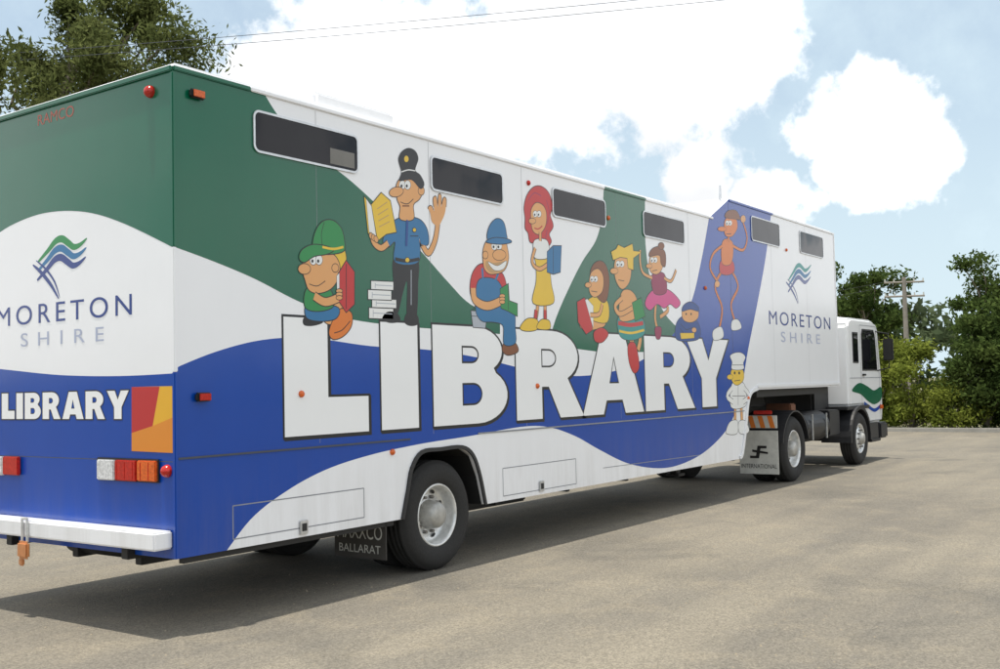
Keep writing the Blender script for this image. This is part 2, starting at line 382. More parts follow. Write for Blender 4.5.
a.B(GR, [(500, 289), (508, 284), (509, 301), (517, 304), (517, 316), (508, 311), (501, 308)], sm=False); a.Ln(BLK, [(508, 286), (508, 310)], .008)
for k in range(3): a.E(SK, 502, 296+k*3, 2.6, 1.7)
a.B(SK, [(483, 262), (483, 250), (488, 240), (503, 239), (507, 248), (508, 260), (503, 271), (491, 274), (485, 270)])
a.B(TAN, [(486, 261), (494, 263), (507, 261), (503, 270), (492, 273), (486, 268)], 0)
a.B(VW, [(488, 262), (497, 266), (506, 261), (503, 269), (494, 270)], .004); eyes(a, 494, 246, .95); a.E(SK, 499, 255, 6.5, 5.2); a.E(SK, 485, 255, 2.6, 3.6)
a.B(LB, [(488, 240), (489, 227), (496, 219), (503, 222), (506, 234), (505, 240)]); a.B(LB, [(486, 242), (494, 238), (506, 239), (511, 242), (500, 244)])
a.done()

a = Art('artwork_redhead_girl')
a.limb(SK, [(538, 298), (537, 312), (535, 322)], .045); a.limb(SK, [(545, 298), (545, 312), (545, 322)], .045)
a.limb(RD, [(536, 310), (535, 321)], .05); a.limb(RD, [(545, 310), (545, 321)], .05)
a.B(YE, [(520, 328), (527, 319), (537, 320), (537, 329), (527, 331)]); a.B(YE, [(537, 328), (541, 320), (549, 321), (549, 329)])
a.B(RD, [(525, 218), (524, 207), (527, 195), (534, 187), (542, 187), (549, 194), (552, 207), (550, 215), (553, 226), (549, 234), (551, 242), (544, 249), (537, 243), (530, 242), (528, 233), (525, 228)])
for q in ([(528, 200), (534, 193), (541, 196)], [(546, 200), (549, 212), (547, 224)], [(547, 230), (545, 240)]): a.Ln(MGN, q, .010)
a.B(YE, [(535, 254), (547, 254), (549, 266), (551, 284), (553, 303), (533, 303), (536, 282), (536, 266)])
a.B(VW, [(535, 240), (546, 240), (549, 250), (547, 258), (535, 258), (533, 248)]); a.limb(SK, [(535, 248), (532, 262), (539, 269), (548, 264)], .038)
a.B(LB, [(547, 252), (553, 246), (561, 246), (560, 272), (553, 274), (547, 272)], sm=False); a.Ln(BLK, [(553, 247), (553, 273)], .008)
a.B(SK, [(531, 222), (531, 210), (536, 203), (543, 206), (546, 214), (545, 226), (539, 234), (533, 231)])
a.limb(SK, [(540, 232), (540, 241)], .04)
eyes(a, 535, 214, .75); a.E(SK, 532, 221, 3.4, 2.6); a.Ln(RD, [(534, 228), (538, 229), (542, 226)], .014)
a.done()

a = Art('artwork_reading_girl')
a.B(SK, [(580, 320), (590, 314), (603, 318), (604, 326), (590, 330), (581, 328)])
a.B(YE, [(588, 300), (600, 296), (608, 304), (607, 322), (592, 320), (586, 312)]); a.B(BR, [(590, 276), (593, 265), (600, 261), (606, 266), (609, 280), (607, 298), (602, 302), (594, 292)])
a.B(SK, [(589, 284), (591, 273), (598, 269), (603, 277), (602, 291), (595, 297), (590, 293)])
eyes(a, 592, 279, .7); a.E(SK, 588, 285, 3, 2.4); a.Ln(BLK, [(591, 291), (597, 292)], .008)
a.B(RD, [(577, 302), (584, 298), (591, 306), (592, 330), (586, 334), (578, 322)], sm=False); a.B(VW, [(585, 300), (587, 299), (593, 306), (593, 328)], .004, False)
a.limb(SK, [(602, 304), (599, 314), (590, 315)], .045); a.B(RD, [(594, 332), (602, 328), (608, 334), (602, 342), (595, 341)])
a.done()

a = Art('artwork_surfer_kid')
a.limb(SK, [(626, 332), (632, 342), (630, 356)], .08); a.limb(SK, [(634, 332), (640, 338), (638, 350)], .07)
a.B(RD, [(628, 345), (635, 344), (639, 366), (634, 373), (629, 362)])
a.B(TE, [(618, 318), (632, 314), (643, 320), (644, 334), (632, 340), (620, 336)]); a.Ln(RD, [(618, 323), (630, 325), (643, 323)], .05); a.Ln(YE, [(619, 331), (631, 333), (644, 330)], .03)
a.B(SK, [(621, 294), (629, 290), (636, 298), (638, 316), (620, 320)])
a.limb(SK, [(622, 298), (615, 306), (620, 314), (632, 308)], .055)
a.B(GR, [(632, 303), (641, 298), (645, 316), (635, 321)], sm=False)
a.B(SK, [(614, 268), (616, 258), (622, 253), (629, 257), (631, 268), (629, 282), (622, 289), (616, 281)])
eyes(a, 618, 264, .75); a.E(SK, 614, 271, 3.8, 2.8); a.Ln(BLK, [(618, 280), (624, 281)], .008)
a.B(YE, [(613, 260), (611, 252), (616, 249), (618, 245), (624, 248), (632, 244), (633, 251), (641, 252), (633, 258), (633, 270), (628, 268), (627, 258), (620, 257)], sm=False)
a.done()

a = Art('artwork_ballerina')
a.limb(SK, [(656, 302), (655, 318), (658, 332)], .045); a.limb(SK, [(664, 302), (668, 310), (660, 317)], .045)
a.B(MGN, [(655, 328), (661, 328), (660, 338), (656, 338)])
a.B(PK, [(645, 304), (649, 294), (658, 288), (670, 291), (680, 302), (676, 308), (670, 304), (664, 308), (657, 304), (650, 310)])
a.B(MGN, [(652, 275), (664, 274), (666, 292), (654, 293)])
a.limb(SK, [(652, 278), (643, 273), (640, 262), (640, 250)], .035); a.limb(SK, [(664, 278), (671, 281), (676, 270)], .035)
a.B(SK, [(649, 265), (651, 255), (658, 251), (663, 257), (662, 268), (657, 274), (651, 272)])
eyes(a, 652, 260, .65); a.E(SK, 649, 266, 3, 2.2); a.Ln(BLK, [(652, 271), (657, 270)], .008)
a.B(BR, [(649, 256), (652, 249), (659, 247), (665, 253), (665, 266), (661, 264), (659, 255)]); a.E(BR, 661, 246, 3.0, 3.4)
a.done()

a = Art('artwork_crouching_child')
a.B(DB, [(675, 334), (677, 322), (684, 316), (694, 318), (700, 328), (699, 338), (690, 341), (678, 340)])
a.B(SK, [(682, 316), (683, 308), (690, 304), (697, 308), (698, 317), (692, 322), (685, 321)])
a.B(DB, [(682, 311), (684, 305), (691, 302), (698, 307), (698, 311), (690, 309)])
a.limb(DB, [(680, 326), (686, 332), (693, 330)], .06); a.E(SK, 694, 330, 2.2, 2.4)
a.E(BLK, 686, 314, .7, 1.2, 0, 0); a.E(BLK, 691, 314, .7, 1.2, 0, 0); a.B(YE, [(680, 333), (694, 333), (694, 338), (681, 339)], .004, False)
a.done()

a = Art('artwork_gymnast')
a.limb(ORG, [(724, 268), (715, 286), (722, 308), (719, 330)], .042); a.limb(ORG, [(730, 268), (738, 286), (731, 304), (735, 322)], .042)
a.B(VW, [(713, 331), (721, 327), (723, 337), (714, 340)]); a.B(VW, [(732, 321), (738, 320), (741, 328), (732, 330)])
a.B(RD, [(721, 261), (732, 261), (734, 271), (727, 275), (720, 272)])
a.B(ORG, [(722, 243), (728, 239), (733, 245), (731, 263), (722, 263)])
a.limb(ORG, [(722, 246), (713, 254), (710, 268), (717, 281)], .036); a.limb(ORG, [(733, 246), (743, 250), (747, 238), (743, 222)], .036)
a.E(SK, 743, 219, 2.4, 3.6); a.E(SK, 717, 284, 2.4, 3.2)
a.limb(ORG, [(729, 232), (728, 242)], .045)
a.B(ORG, [(724, 230), (725, 220), (731, 215), (736, 219), (737, 228), (732, 236), (726, 236)])
eyes(a, 727, 223, .6); a.E(ORG, 722, 229, 4.4, 2.2); a.Ln(BLK, [(726, 234), (731, 234)], .010); a.B(BR, [(725, 217), (728, 211), (736, 211), (740, 219), (736, 219)])
a.done()

a = Art('artwork_chef')
a.limb(SK, [(735, 404), (735, 424)], .07); a.limb(SK, [(741, 404), (742, 424)], .07)
a.B(VW, [(726, 431), (730, 422), (737, 421), (737, 433), (728, 434)]); a.B(VW, [(739, 422), (745, 421), (749, 430), (745, 434), (739, 432)])
a.B(VW, [(732, 384), (743, 383), (746, 394), (745, 406), (731, 407)]); a.limb(VW, [(732, 388), (727, 396), (733, 402)], .07); a.limb(VW, [(744, 388), (749, 396), (743, 402)], .07)
a.Ln(BLK, [(738, 385), (738, 405)], .010); a.Ln(BLK, [(732, 396), (745, 396)], .008)
a.B(YE, [(731, 371), (737, 367), (743, 371), (743, 380), (737, 385), (732, 381)]); a.E(YE, 730, 377, 3, 2.4); a.E(BLK, 734.5, 373, .9, 1.5, 0, 0); a.E(BLK, 739, 373, .9, 1.5, 0, 0); a.Ln(BLK, [(734, 381), (740, 380)], .010)
a.B(VW, [(732, 369), (732, 362), (730, 356), (735, 353), (741, 353), (745, 357), (743, 363), (743, 369)]); a.Ln(BLK, [(732, 365), (743, 365)], .008)
a.done()

# ------------------------------------------------------------------ text helper
def text_to(name, s, fit, plane, off, mat, bold=0.0, spacing=1.0, parent=TRAILER, xpos=0, shear=0):
    c = bpy.data.curves.new('tmp', 'FONT'); c.body = s; c.offset = bold; c.space_character = spacing; c.shear = shear
    o = bpy.data.objects.new('tmp', c); COL.objects.link(o); bpy.context.view_layer.update()
    me = bpy.data.meshes.new_from_object(o.evaluated_get(bpy.context.evaluated_depsgraph_get()))
    bpy.data.objects.remove(o)
    xs = [v.co.x for v in me.vertices]; ys = [v.co.y for v in me.vertices]
    x0_, x1_, y0_, y1_ = min(xs), max(xs), min(ys), max(ys); u0, u1, v0, v1 = fit
    for v in me.vertices:
        u = u0+(v.co.x-x0_)/(x1_-x0_)*(u1-u0); w = v0+(v.co.y-y0_)/(y1_-y0_)*(v1-v0)
        v.co = (u, -off, w) if plane == 'side' else (xpos-off, u, w)
    me.materials.clear(); me.materials.append(mat); me.name = name
    ob = bpy.data.objects.new(name, me); COL.objects.link(ob); ob.parent = parent; return ob

def fitS(px0, px1, py0, py1, pm):
    return (S(px0, pm)[0], S(px1, pm)[0], S((px0+px1)/2, py1)[1], S((px0+px1)/2, py0)[1])
text_to('lettering_moreton', 'MORETON', fitS(769, 830, 314, 327, 320), 'side', .002, NAVY, .0, 1.25)
text_to('lettering_shire', 'SHIRE', fitS(781, 820, 333, 343, 338), 'side', .002, SHG, 0, 1.6)
def wave_logo(name, plane, bx, by, w, h, cols):
    a = Art(name, plane, .0015)
    T = lambda u, v: a.m((bx+u*w, by+v*h))
    th = abs(a.m((bx, by))[1]-a.m((bx, by+h))[1])
    tap = lambda k: (lambda t: th*k*max(.06, math.sin(math.pi*min(1, max(0, t*.92+.06)))**.7))
    for i, (du, dv, mt) in enumerate(((0.0, 0.0, cols[0]), (-.01, .15, cols[1]), (-.02, .30, cols[2]))):
        P = [(.10+du, .40+dv), (.28+du, .22+dv), (.42+du, .07+dv), (.54+du, .03+dv), (.66+du, .10+dv), (.76+du, .16+dv), (.88+du, .12+dv), (1.0+du, .02+dv)]
        a.Lw(mt, catmull([T(*p) for p in P], 6, False), tap(.115))
    a.Lw(cols[2], catmull([T(*p) for p in [(.0, .45), (.16, .58), (.34, .78), (.48, 1.0)]], 6, False), tap(.07))
    a.Lw(cols[2], catmull([T(*p) for p in [(.06, .38), (.24, .52), (.40, .72), (.50, .98)]], 6, False), tap(.04))
    a.done()
wave_logo('shire_logo', 'side', 786, 264, 25, 40, (TE, LB, NAVY))

# ------------------------------------------------------------------ rear face
def rc(px, py):
    u, v = R(px, py); return (min(max(u, 0.0), 2.5), min(max(v, ZB), HT))
a = Art('livery_rear', 'rear', .0006)
g = catmull([(-40, 262), (-15, 244), (10, 226), (45, 213), (85, 212), (125, 224), (180, 251)], 6, False)
a.raw([[rc(*p) for p in g]+[(0, HT), (2.5, HT)]], GREEN)
bl = catmull([(-40, 366), (0, 369), (60, 375), (120, 376), (180, 373)], 6, False)
a.raw([[rc(*p) for p in bl]+[(0, ZB), (2.5, ZB)]], BLUE)
a.Lw(SEAMD, [(0.02, R(176, 462)[1]), (2.48, R(176, 462)[1])], .006)
a.done()
def fitR(px0, px1, py0, py1):
    m = (py0+py1)/2
    return (R(px0, m)[0], R(px1, m)[0], R((px0+px1)/2, py1)[1], R((px0+px1)/2, py0)[1])
text_to('lettering_moreton_rear', 'MORETON', fitR(-3, 132, 301, 321), 'rear', .002, NAVY, .0, 1.35)
text_to('lettering_shire_rear', 'SHIRE', fitR(21, 104, 330, 344), 'rear', .002, SHG, 0, 1.9)
text_to('lettering_maker', 'RAMCO', fitR(38, 74, 110, 121), 'rear', .002, vin('maker_red', (.42, .06, .02)), .0, 1.0)
wave_logo('shire_logo_rear', 'rear', 33, 237, 54, 62, (GR, LB, NAVY))
a = Art('lettering_library_rear', 'rear', .004)
y0_, y1_ = R(2, 405)[0], R(129, 405)[0]; z0_, z1_ = R(64, 419)[1], R(64, 392)[1]
pos = 0; wd = {'L': .72, 'I': .36, 'B': .86, 'R': .92, 'A': 1.05, 'Y': 1.0}; tot = sum(wd[c]+.10 for c in 'LIBRARY')-.10
for c in 'LIBRARY':
    loops = [[(y0_+(pos+u*wd[c])/tot*(y1_-y0_), z0_+v*(z1_-z0_)) for u, v in l] for l in GL[c]]
    a.off = .0018; a.raw([offs(loops[0], .010)]+[offs(l, -.006) for l in loops[1:]], BLK); a.raw(loops, LETTER); pos += wd[c]+.10
a.done()
HR = vin('hazard_red', (.50, .02, .02)); HY = vin('hazard_yellow', (.78, .42, .02)); HO = vin('hazard_orange', (.72, .25, .02))
a = Art('hazard_plate', 'rear', .003)
a.B(HY, [(132, 387), (173.5, 386), (174, 453), (132, 451)], 0, False)
a.B(HR, [(132, 387), (160, 386.6), (153, 426), (132, 433)], 0, False)
a.B(HO, [(132, 433), (153, 426), (174, 417), (174, 453), (132, 451)], 0, False)
a.done()
def lampR(n, px0, py0, px1, py1, mat, t=.04):
    (ya, za), (yb, zb_) = R(px0, py0), R(px1, py1); box(n, -t, -.009, min(ya, yb), max(ya, yb), min(za, zb_), max(za, zb_), mat, TRAILER, .007)
lampR('tail_lamp_housing', 99, 457, 161, 483, DARK, .02)
lampR('tail_lamp_reverse', 101, 459, 118, 480, LCLR); lampR('tail_lamp_stop', 119, 459.5, 140, 481, LRED); lampR('tail_lamp_indicator', 141, 460, 160, 481.5, LAMB)
for k in range(5):
    yy = R(121+k*8, 470)[0]; box('lamp_rib', -.043, -.0405, yy-.003, yy+.003, R(120, 480)[1]+.01, R(120, 460)[1]-.01, LRED, TRAILER, 0)
lampR('tail_lamp_indicator_left', -30, 455, -2, 474, LAMB); lampR('tail_lamp_stop_left', 7, 456, 22, 475, LRED); lampR('tail_lamp_reverse_left', -1, 456, 6.5, 475, LCLR)
def dome(n, c, axis, r, mat, h=.04):
    bm = bmesh.new(); bmesh.ops.create_uvsphere(bm, u_segments=20, v_segments=12, radius=r)
    for v in bm.verts:
        co = v.co.copy(); q = co.z*h/r
        v.co = Vector((co.x, -q, co.y))+Vector(c) if axis == 'y' else Vector((-q, co.x, co.y))+Vector(c)
    me = bpy.data.meshes.new(n); bm.to_mesh(me); bm.free(); me.materials.append(mat)
    for p in me.polygons: p.use_smooth = True
    o = bpy.data.objects.new(n, me); COL.objects.link(o); o.parent = TRAILER
for px, py, mt, r in ((151, 92, LRED, .045), (168, 471, LRED, .045)):
    y, z = R(px, py); dome('marker_lamp', (-.005, y, z), 'x', r, mt, .05)
y, z = R(-20, 128); dome('marker_lamp', (-.005, y, z), 'x', .045, LRED, .05)
for px, py, mt in ((195, 95, LAMB), (201, 397, LRED)):
    x, z = S(px, py); box('side_marker', x-.065, x+.065, -.045, -.004, z-.032, z+.032, DARK, TRAILER, .012); box('side_marker_lens', x-.05, x+.05, -.053, -.046, z-.025, z+.025, mt, TRAILER, .003)
for px, py in ((301, 394), (537, 386), (748, 398), (528, 183), (392, 452), (608, 218), (705, 288), (786, 250)):
    x, z = S(px, py); dome('side_repeater', (x, -.006, z), 'y', .028, LAMB if px != 528 else LRED, .022)
box('rear_bumper', -.16, -.002, .03, 2.47, .60, .725, WHITE, TRAILER, .012)
for yy in (.5, 2.0): box('bumper_bracket', -.06, .3, yy-.04, yy+.04, .5, .70, DARK, TRAILER, .005)
yl = R(36, 545)[0]-.20
box('tow_shackle_left', -.182, -.163, yl+.09, yl+.11, .56, .74, STEEL, TRAILER, .006); box('tow_shackle_right', -.182, -.163, yl+.02, yl+.04, .56, .74, STEEL, TRAILER, .006)
box('tow_shackle_bow', -.184, -.164, yl+.02, yl+.11, .735, .755, STEEL, TRAILER, .006)
TAG = flat('hitch_tag_orange', (.58, .24, .09), .5, .1)
box('hitch_tag', -.20, -.165, yl-.01, yl+.14, .44, .575, TAG, TRAILER, .02); box('hitch_tag_hook', -.19, -.17, yl+.06, yl+.13, .385, .445, TAG, TRAILER, .012)
def rounded(x0, x1, z0, z1, r, n=5):
    return arc(x1-r, z1-r, r, r, 0, 90, n)+arc(x0+r, z1-r, r, r, 90, 180, n)+arc(x0+r, z0+r, r, r, 180, 270, n)+arc(x1-r, z0+r, r, r, 270, 360, n)
CURT = flat('curtain_beyond_glass', (.17, .16, .14), .35, sc=3)
def window(p0, p1, zt, zb_, cur=0):
    x0, x1 = S(p0, 180)[0], S(p1, 180)[0]
    o = rounded(x0, x1, zb_, zt, .06); i = offs(o, -.018)
    prism('window_frame', [o, i], -.014, -.0035, ALU, TRAILER); prism('window_glass', [offs(o, -.016)], -.009, -.0040, GLASS, TRAILER)
    if cur: box('window_blind', x1-.34, x1-.05, -.0105, -.0092, zb_+.04, zb_+.17, CURT, TRAILER, 0)
zt1 = S(253, 109)[1]; zb1 = S(254, 152)[1]
for p0, p1, cu in ((253, 358, 1), (430, 502, 0), (551, 604, 0), (641, 682, 0)): window(p0, p1, zt1, zb1, cu)
zt2 = S(749, 215)[1]; zb2 = S(749, 240)[1]
for p0, p1 in ((749, 777), (797, 820)): window(p0, p1, zt2, zb2)

# ------------------------------------------------------------------ wheels
def lathe(name, prof, x, z, mat, parent, seg=56, flip=1, yo=0, smooth=True):
    V = []; Fc = []
    for r, y in prof:
        for i in range(seg):
            t = i*math.tau/seg; V.append((x+r*math.cos(t), yo+flip*y, z+r*math.sin(t)))
    for k in range(len(prof)-1):
        for i in range(seg):
            j = (i+1) % seg; Fc.append((k*seg+i, k*seg+j, (k+1)*seg+j, (k+1)*seg+i))
    ob = mk(name, V, Fc, [mat], parent=parent, smooth=smooth)
    bm = bmesh.new(); bm.from_mesh(ob.data); bmesh.ops.recalc_face_normals(bm, faces=bm.faces[:]); bm.to_mesh(ob.data); bm.free(); return ob
def wheel(tag, x, yo, r, parent, flip=1, dish=True):
    k = r/.5
    T = [(.285, .03), (.30, .012), (.34, .0), (.40, -.006), (.45, .006), (.478, .03), (.49, .05), (.50, .055), (.50, .085), (.488, .088), (.488, .10), (.50, .103), (.50, .135), (.488, .138), (.488, .15), (.50, .153), (.50, .19), (.488, .193), (.488, .205), (.50, .208), (.50, .235), (.478, .26), (.42, .29), (.34, .285), (.285, .26)]
    lathe('tyre_'+tag, [(a_*k, b_*k) for a_, b_ in T], x, r, RUB, parent, 64, flip, yo)
    if dish: P = [(.288, .028), (.280, .018), (.268, .024), (.262, .06), (.255, .13), (.235, .15), (.20, .158), (.15, .150), (.13, .14)]
    else: P = [(.288, .028), (.280, .018), (.268, .024), (.262, .07), (.24, .085), (.20, .045), (.16, .02), (.13, .015)]
    lathe('rim_'+tag, [(a_*k, b_*k) for a_, b_ in P], x, r, STEEL, parent, 48, flip, yo)
    H = [(.135, .15), (.125, .06), (.118, .02), (.10, .0), (.06, -.012), (.0005, -.014)] if dish else [(.135, .02), (.12, -.01), (.09, -.05), (.05, -.06), (.0005, -.062)]
    lathe('hub_'+tag, [(a_*k, b_*k) for a_, b_ in H], x, r, flat('hub_grey', (.42, .41, .38), .4, .3, var=.3), parent, 32, flip, yo)
    V = []; Fc = []
    for i in range(10):
        t = i*math.tau/10; cx, cz = x+.165*k*math.cos(t), r+.165*k*math.sin(t); b0 = len(V); yy = .15 if dish else .022
        for dy in (yy+.01, yy-.035):
            for j in range(6): V.append((cx+.017*k*math.cos(j*math.tau/6), yo+flip*dy*k, cz+.017*k*math.sin(j*math.tau/6)))
        for j in range(6): Fc.append((b0+j, b0+(j+1) % 6, b0+6+(j+1) % 6, b0+6+j))
        Fc.append(tuple(b0+6+j for j in range(6)))
    mk('wheel_nuts_'+tag, V, Fc, [flat('nut_steel', (.22, .21, .2), .4, .6)], parent=parent)
    V = []; Fc = []
    for i in range(8):
        t = (i+.5)*math.tau/8; cx, cz = x+.216*k*math.cos(t), r+.216*k*math.sin(t); b0 = len(V); yy = .146 if dish else .054
        for j in range(12):
            q = j*math.tau/12; u_, v_ = .030*math.cos(q), .017*math.sin(q)
            V.append((cx+(-u_*math.sin(t)+v_*math.cos(t))*k, yo+flip*(yy-.001-(0 if dish else .004))*k, cz+(u_*math.cos(t)+v_*math.sin(t))*k))
        Fc.append(tuple(b0+j for j in range(12)))
    mk('hand_holes_'+tag, V, Fc, [DARK], parent=parent)
wheel('rear_right', 2.95, .035, .50, TRAILER); wheel('rear_right_inner', 2.95, .37, .50, TRAILER)
wheel('rear_left', 2.95, 2.465, .50, TRAILER, -1); wheel('rear_left_inner', 2.95, 2.13, .50, TRAILER, -1)
lathe('trailer_axle', [(.07, .3), (.07, 2.2)], 2.95, .5, DARK, TRAILER, 16)
wheel('drive_right', 12.25, .02, .53, TRUCK); wheel('drive_right_inner', 12.25, .38, .53, TRUCK)
wheel('drive_left', 12.25, 2.48, .53, TRUCK, -1); wheel('drive_left_inner', 12.25, 2.12, .53, TRUCK, -1)
lathe('drive_axle', [(.09, .3), (.09, 1.0), (.22, 1.1), (.22, 1.4), (.09, 1.5), (.09, 2.2)], 12.25, .53, DARK, TRUCK, 20)
wheel('steer_right', 15.97, .06, .50, TRUCK, 1, False); wheel('steer_left', 15.97, 2.44, .50, TRUCK, -1, False)
lathe('steer_axle', [(.06, .3), (.06, 2.2)], 15.97, .5, DARK, TRUCK, 16)
FLAP = flat('flap_dark', (.05, .045, .04), .6); FLW = flat('flap_white', (.60, .59, .54), .6)
box('mud_flap_rear', 2.22, 2.235, .05, .66, .19, .62, FLAP, TRAILER, .003)
text_to('flap_text_maker', 'MAXXCO', (.62, .09, .36, .48), 'rear', .001, FLW, .0, 1, TRAILER, 2.218); text_to('flap_text_town', 'BALLARAT', (.60, .11, .24, .31), 'rear', .001, FLW, .0, 1, TRAILER, 2.218)
box('mud_flap_rear', 2.22, 2.235, 1.84, 2.45, .19, .62, FLAP, TRAILER, .003)
for yy in (.8, 1.62): box('chassis_rail', .3, 9.6, yy, yy+.08, .38, ZB, DARK, TRAILER, .005)
for xx in (1.2, 4.2, 5.6, 7.0, 8.4): box('cross_member', xx, xx+.06, .3, 2.2, .45, ZB, DARK, TRAILER, .004)
box('stowage_box', 4.6, 5.8, 1.0, 1.6, .30, .45, DARK, TRAILER, .02)
lathe('muffler', [(.001, 1.0), (.10, 1.02), (.10, 1.8), (.001, 1.82)], .4, .50, DARK, TRAILER, 20)
for yy in (.75, 1.65): box('landing_leg', 9.35, 9.47, yy, yy+.12, .34, ZB, GUARD, TRAILER, .01); box('landing_foot', 9.3, 9.52, yy-.05, yy+.17, .30, .34, GUARD, TRAILER, .01)
# ------------------------------------------------------------------ prime mover
for yy in (.82, 1.60): box('frame_rail', 11.2, 17.3, yy, yy+.08, .78, 1.02, DARK, TRUCK, .006)
for xx in (11.25, 13.2, 14.6): box('frame_cross', xx, xx+.1, .9, 1.6, .82, .98, DARK, TRUCK, .005)
prism('fifth_wheel', [[(11.5, 1.22), (13.0, 1.22), (12.9, 1.39), (11.8, 1.39), (11.5, 1.3)]], .8, 1.7, DARK, TRUCK)
box('turntable_mount', 11.9, 12.6, .9, 1.6, 1.02, 1.23, DARK, TRUCK, .01)
box('kingpin_plate', 10.9, 14.3, .12, 2.38, 1.40, 1.515, DARK, TRAILER, .01)
def guard(y0, y1):
    o = arc(12.25, .53, .63, .63, 12, 168, 16); i = arc(12.25, .53, .605, .605, 168, 12, 16)
    prism('drive_mudguard', [o+i], y0, y1, GUARD, TRUCK)
guard(.0, .70); guard(1.80, 2.5)
box('mud_flap_drive', 11.50, 11.515, .03, .68, .17, .86, FLW, TRUCK, .003); box('mud_flap_drive', 11.50, 11.515, 1.82, 2.47, .17, .86, FLW, TRUCK, .003)
text_to('flap_text_brand', 'INTERNATIONAL', (.65, .06, .26, .33), 'rear', .001, BLK, .0, 1, TRUCK, 11.499)
a = Art('flap_emblem', 'rear', -11.495, TRUCK); a.step = .001; a.raw([[(.50, .42), (.50, .46), (.40, .46), (.37, .62), (.22, .62), (.22, .58), (.32, .58), (.35, .42)]], BLK); a.raw([[(.46, .52), (.46, .56), (.2, .52), (.2, .49)]], BLK); a.done()
box('flap_reflector_bar', 11.48, 11.50, .03, .68, .90, 1.10, FLW, TRUCK, .003)
for k in range(4):
    y = .06+k*.16; prism_pts = [(y, .905), (y+.08, .905), (y+.13, 1.095), (y+.05, 1.095)]
    a = Art('reflector_stripe', 'rear', -11.477, TRUCK); a.raw([prism_pts], ORG); a.done()
box('tail_lamp_bar', 11.44, 11.48, .1, .4, 1.12, 1.18, LRED, TRUCK, .01)
def cylx(name, x0, x1, y, z, r, mat, parent=TRUCK, seg=28):
    V = []; Fc = []
    pr = [(x0, .001), (x0, r*.9), (x0+.03, r), (x1-.03, r), (x1, r*.9), (x1, .001)]
    for xx, rr in pr:
        for i in range(seg): t = i*math.tau/seg; V.append((xx, y+rr*math.cos(t), z+rr*math.sin(t)))
    for k in range(5):
        for i in range(seg): j = (i+1) % seg; Fc.append((k*seg+i, (k+1)*seg+i, (k+1)*seg+j, k*seg+j))
    return mk(name, V, Fc, [mat], parent=parent, smooth=False)
cylx('fuel_tank', 13.25, 14.45, .42, .82, .27, GUARD); box('battery_box', 14.55, 15.15, .2, .75, .62, 1.08, GUARD, TRUCK, .02)
for xx in (13.45, 14.2): box('tank_strap', xx, xx+.05, .138, .16, .6, 1.05, ALU, TRUCK, .003)
cylx('air_tank', 13.1, 13.9, 1.2, .62, .13, DARK)
box('tool_box', 13.0, 13.25, .35, .8, 1.03, 1.25, flat('rust_brown', (.2, .08, .04), .7), TRUCK, .02)
box('dark_chassis_filler', 14.6, 15.5, .5, 2.0, 1.02, 1.62, DARK, TRUCK, .05)  # plain dark mass added to darken the gap behind the cab
def tube(name, pts, r, mat, parent, res=3):
    c = bpy.data.curves.new(name, 'CURVE'); c.dimensions = '3D'; c.bevel_depth = r; c.bevel_resolution = res
    s = c.splines.new('POLY'); s.points.add(len(pts)-1)
    for i, p in enumerate(pts): s.points[i].co = (*p, 1)
    c.materials.append(mat); o = bpy.data.objects.new(name, c); COL.objects.link(o); o.parent = parent; return o
for k, mt in enumerate((LRED, DARK, LB)):
    pts = [(14.6+.9*t, 1.0+.15*k, 1.9-.2*math.sin(t*math.pi)-.1*t) for t in [i/12 for i in range(13)]]
    tube('air_line', pts, .018, mt, TRUCK)
CABW = paint('cab_white', (.82, .82, .82), dirt=.25, var=.02)
prof = [(15.62, 1.12), (16.45, 1.12), (16.55, .75), (17.72, .75), (17.80, 1.0), (17.80, 1.62), (17.62, 2.66), (17.5, 2.78), (17.2, 2.83), (15.9, 2.83), (15.72, 2.80), (15.62, 2.68)]
prism('cab_shell', [prof], .14, 2.36, CABW, TRUCK, bev=.05)
prism('roof_ribs', [[(15.9, 2.825), (17.2, 2.825), (17.15, 2.86), (15.95, 2.86)]], .4, 2.1, CABW, TRUCK, bev=.01)
def cabwin(n, pts, y=.14, inn=.035):
    prism(n+'_rubber', [offs(pts, .03)], y-.008, y+.02, DARK, TRUCK); prism(n+'_glass', [pts], y-.012, y+.01, GLASS, TRUCK)
cabwin('door_window', [(16.50, 1.83), (17.45, 1.83), (17.36, 2.50), (17.28, 2.60), (16.55, 2.60), (16.50, 2.52)])
cabwin('quarter_window', [(15.92, 1.98), (16.20, 1.98), (16.20, 2.52), (15.92, 2.52)])
prism('door_window_left', [[(16.50, 1.83), (17.45, 1.83), (17.36, 2.50), (16.55, 2.60)]], 2.355, 2.372, GLASS, TRUCK)
a = Art('door_seams', 'side', -.137, TRUCK); a.step = .0004
for q in ([(16.38, 1.15), (16.38, 2.70)], [(16.38, 2.70), (17.45, 2.70)], [(17.45, 2.70), (17.62, 1.70), (17.62, .80)], [(16.55, .80), (17.6, .80)], [(15.64, 1.66), (17.78, 1.66)]): a.Lw(SEAM, q, .014)
a.raw([catmull([(15.75, 1.42), (16.2, 1.56), (16.7, 1.50), (17.2, 1.40), (17.7, 1.46), (17.7, 1.22), (17.2, 1.12), (16.75, 1.20), (16.3, 1.34)], 5)], GREEN)
a.Lw(BLUE, catmull([(16.5, 1.16), (16.8, 1.08), (17.2, 1.0), (17.65, 1.08)], 5, False), .07)
a.done()
box('door_handle', 16.45, 16.6, .10, .135, 1.70, 1.74, DARK, TRUCK, .006)
box('cab_rear_window_rubber', 15.60, 15.625, .55, 1.95, 1.9, 2.5, DARK, TRUCK, .01); box('cab_rear_window', 15.59, 15.60, .6, 1.9, 1.95, 2.45, GLASS, TRUCK, .0)
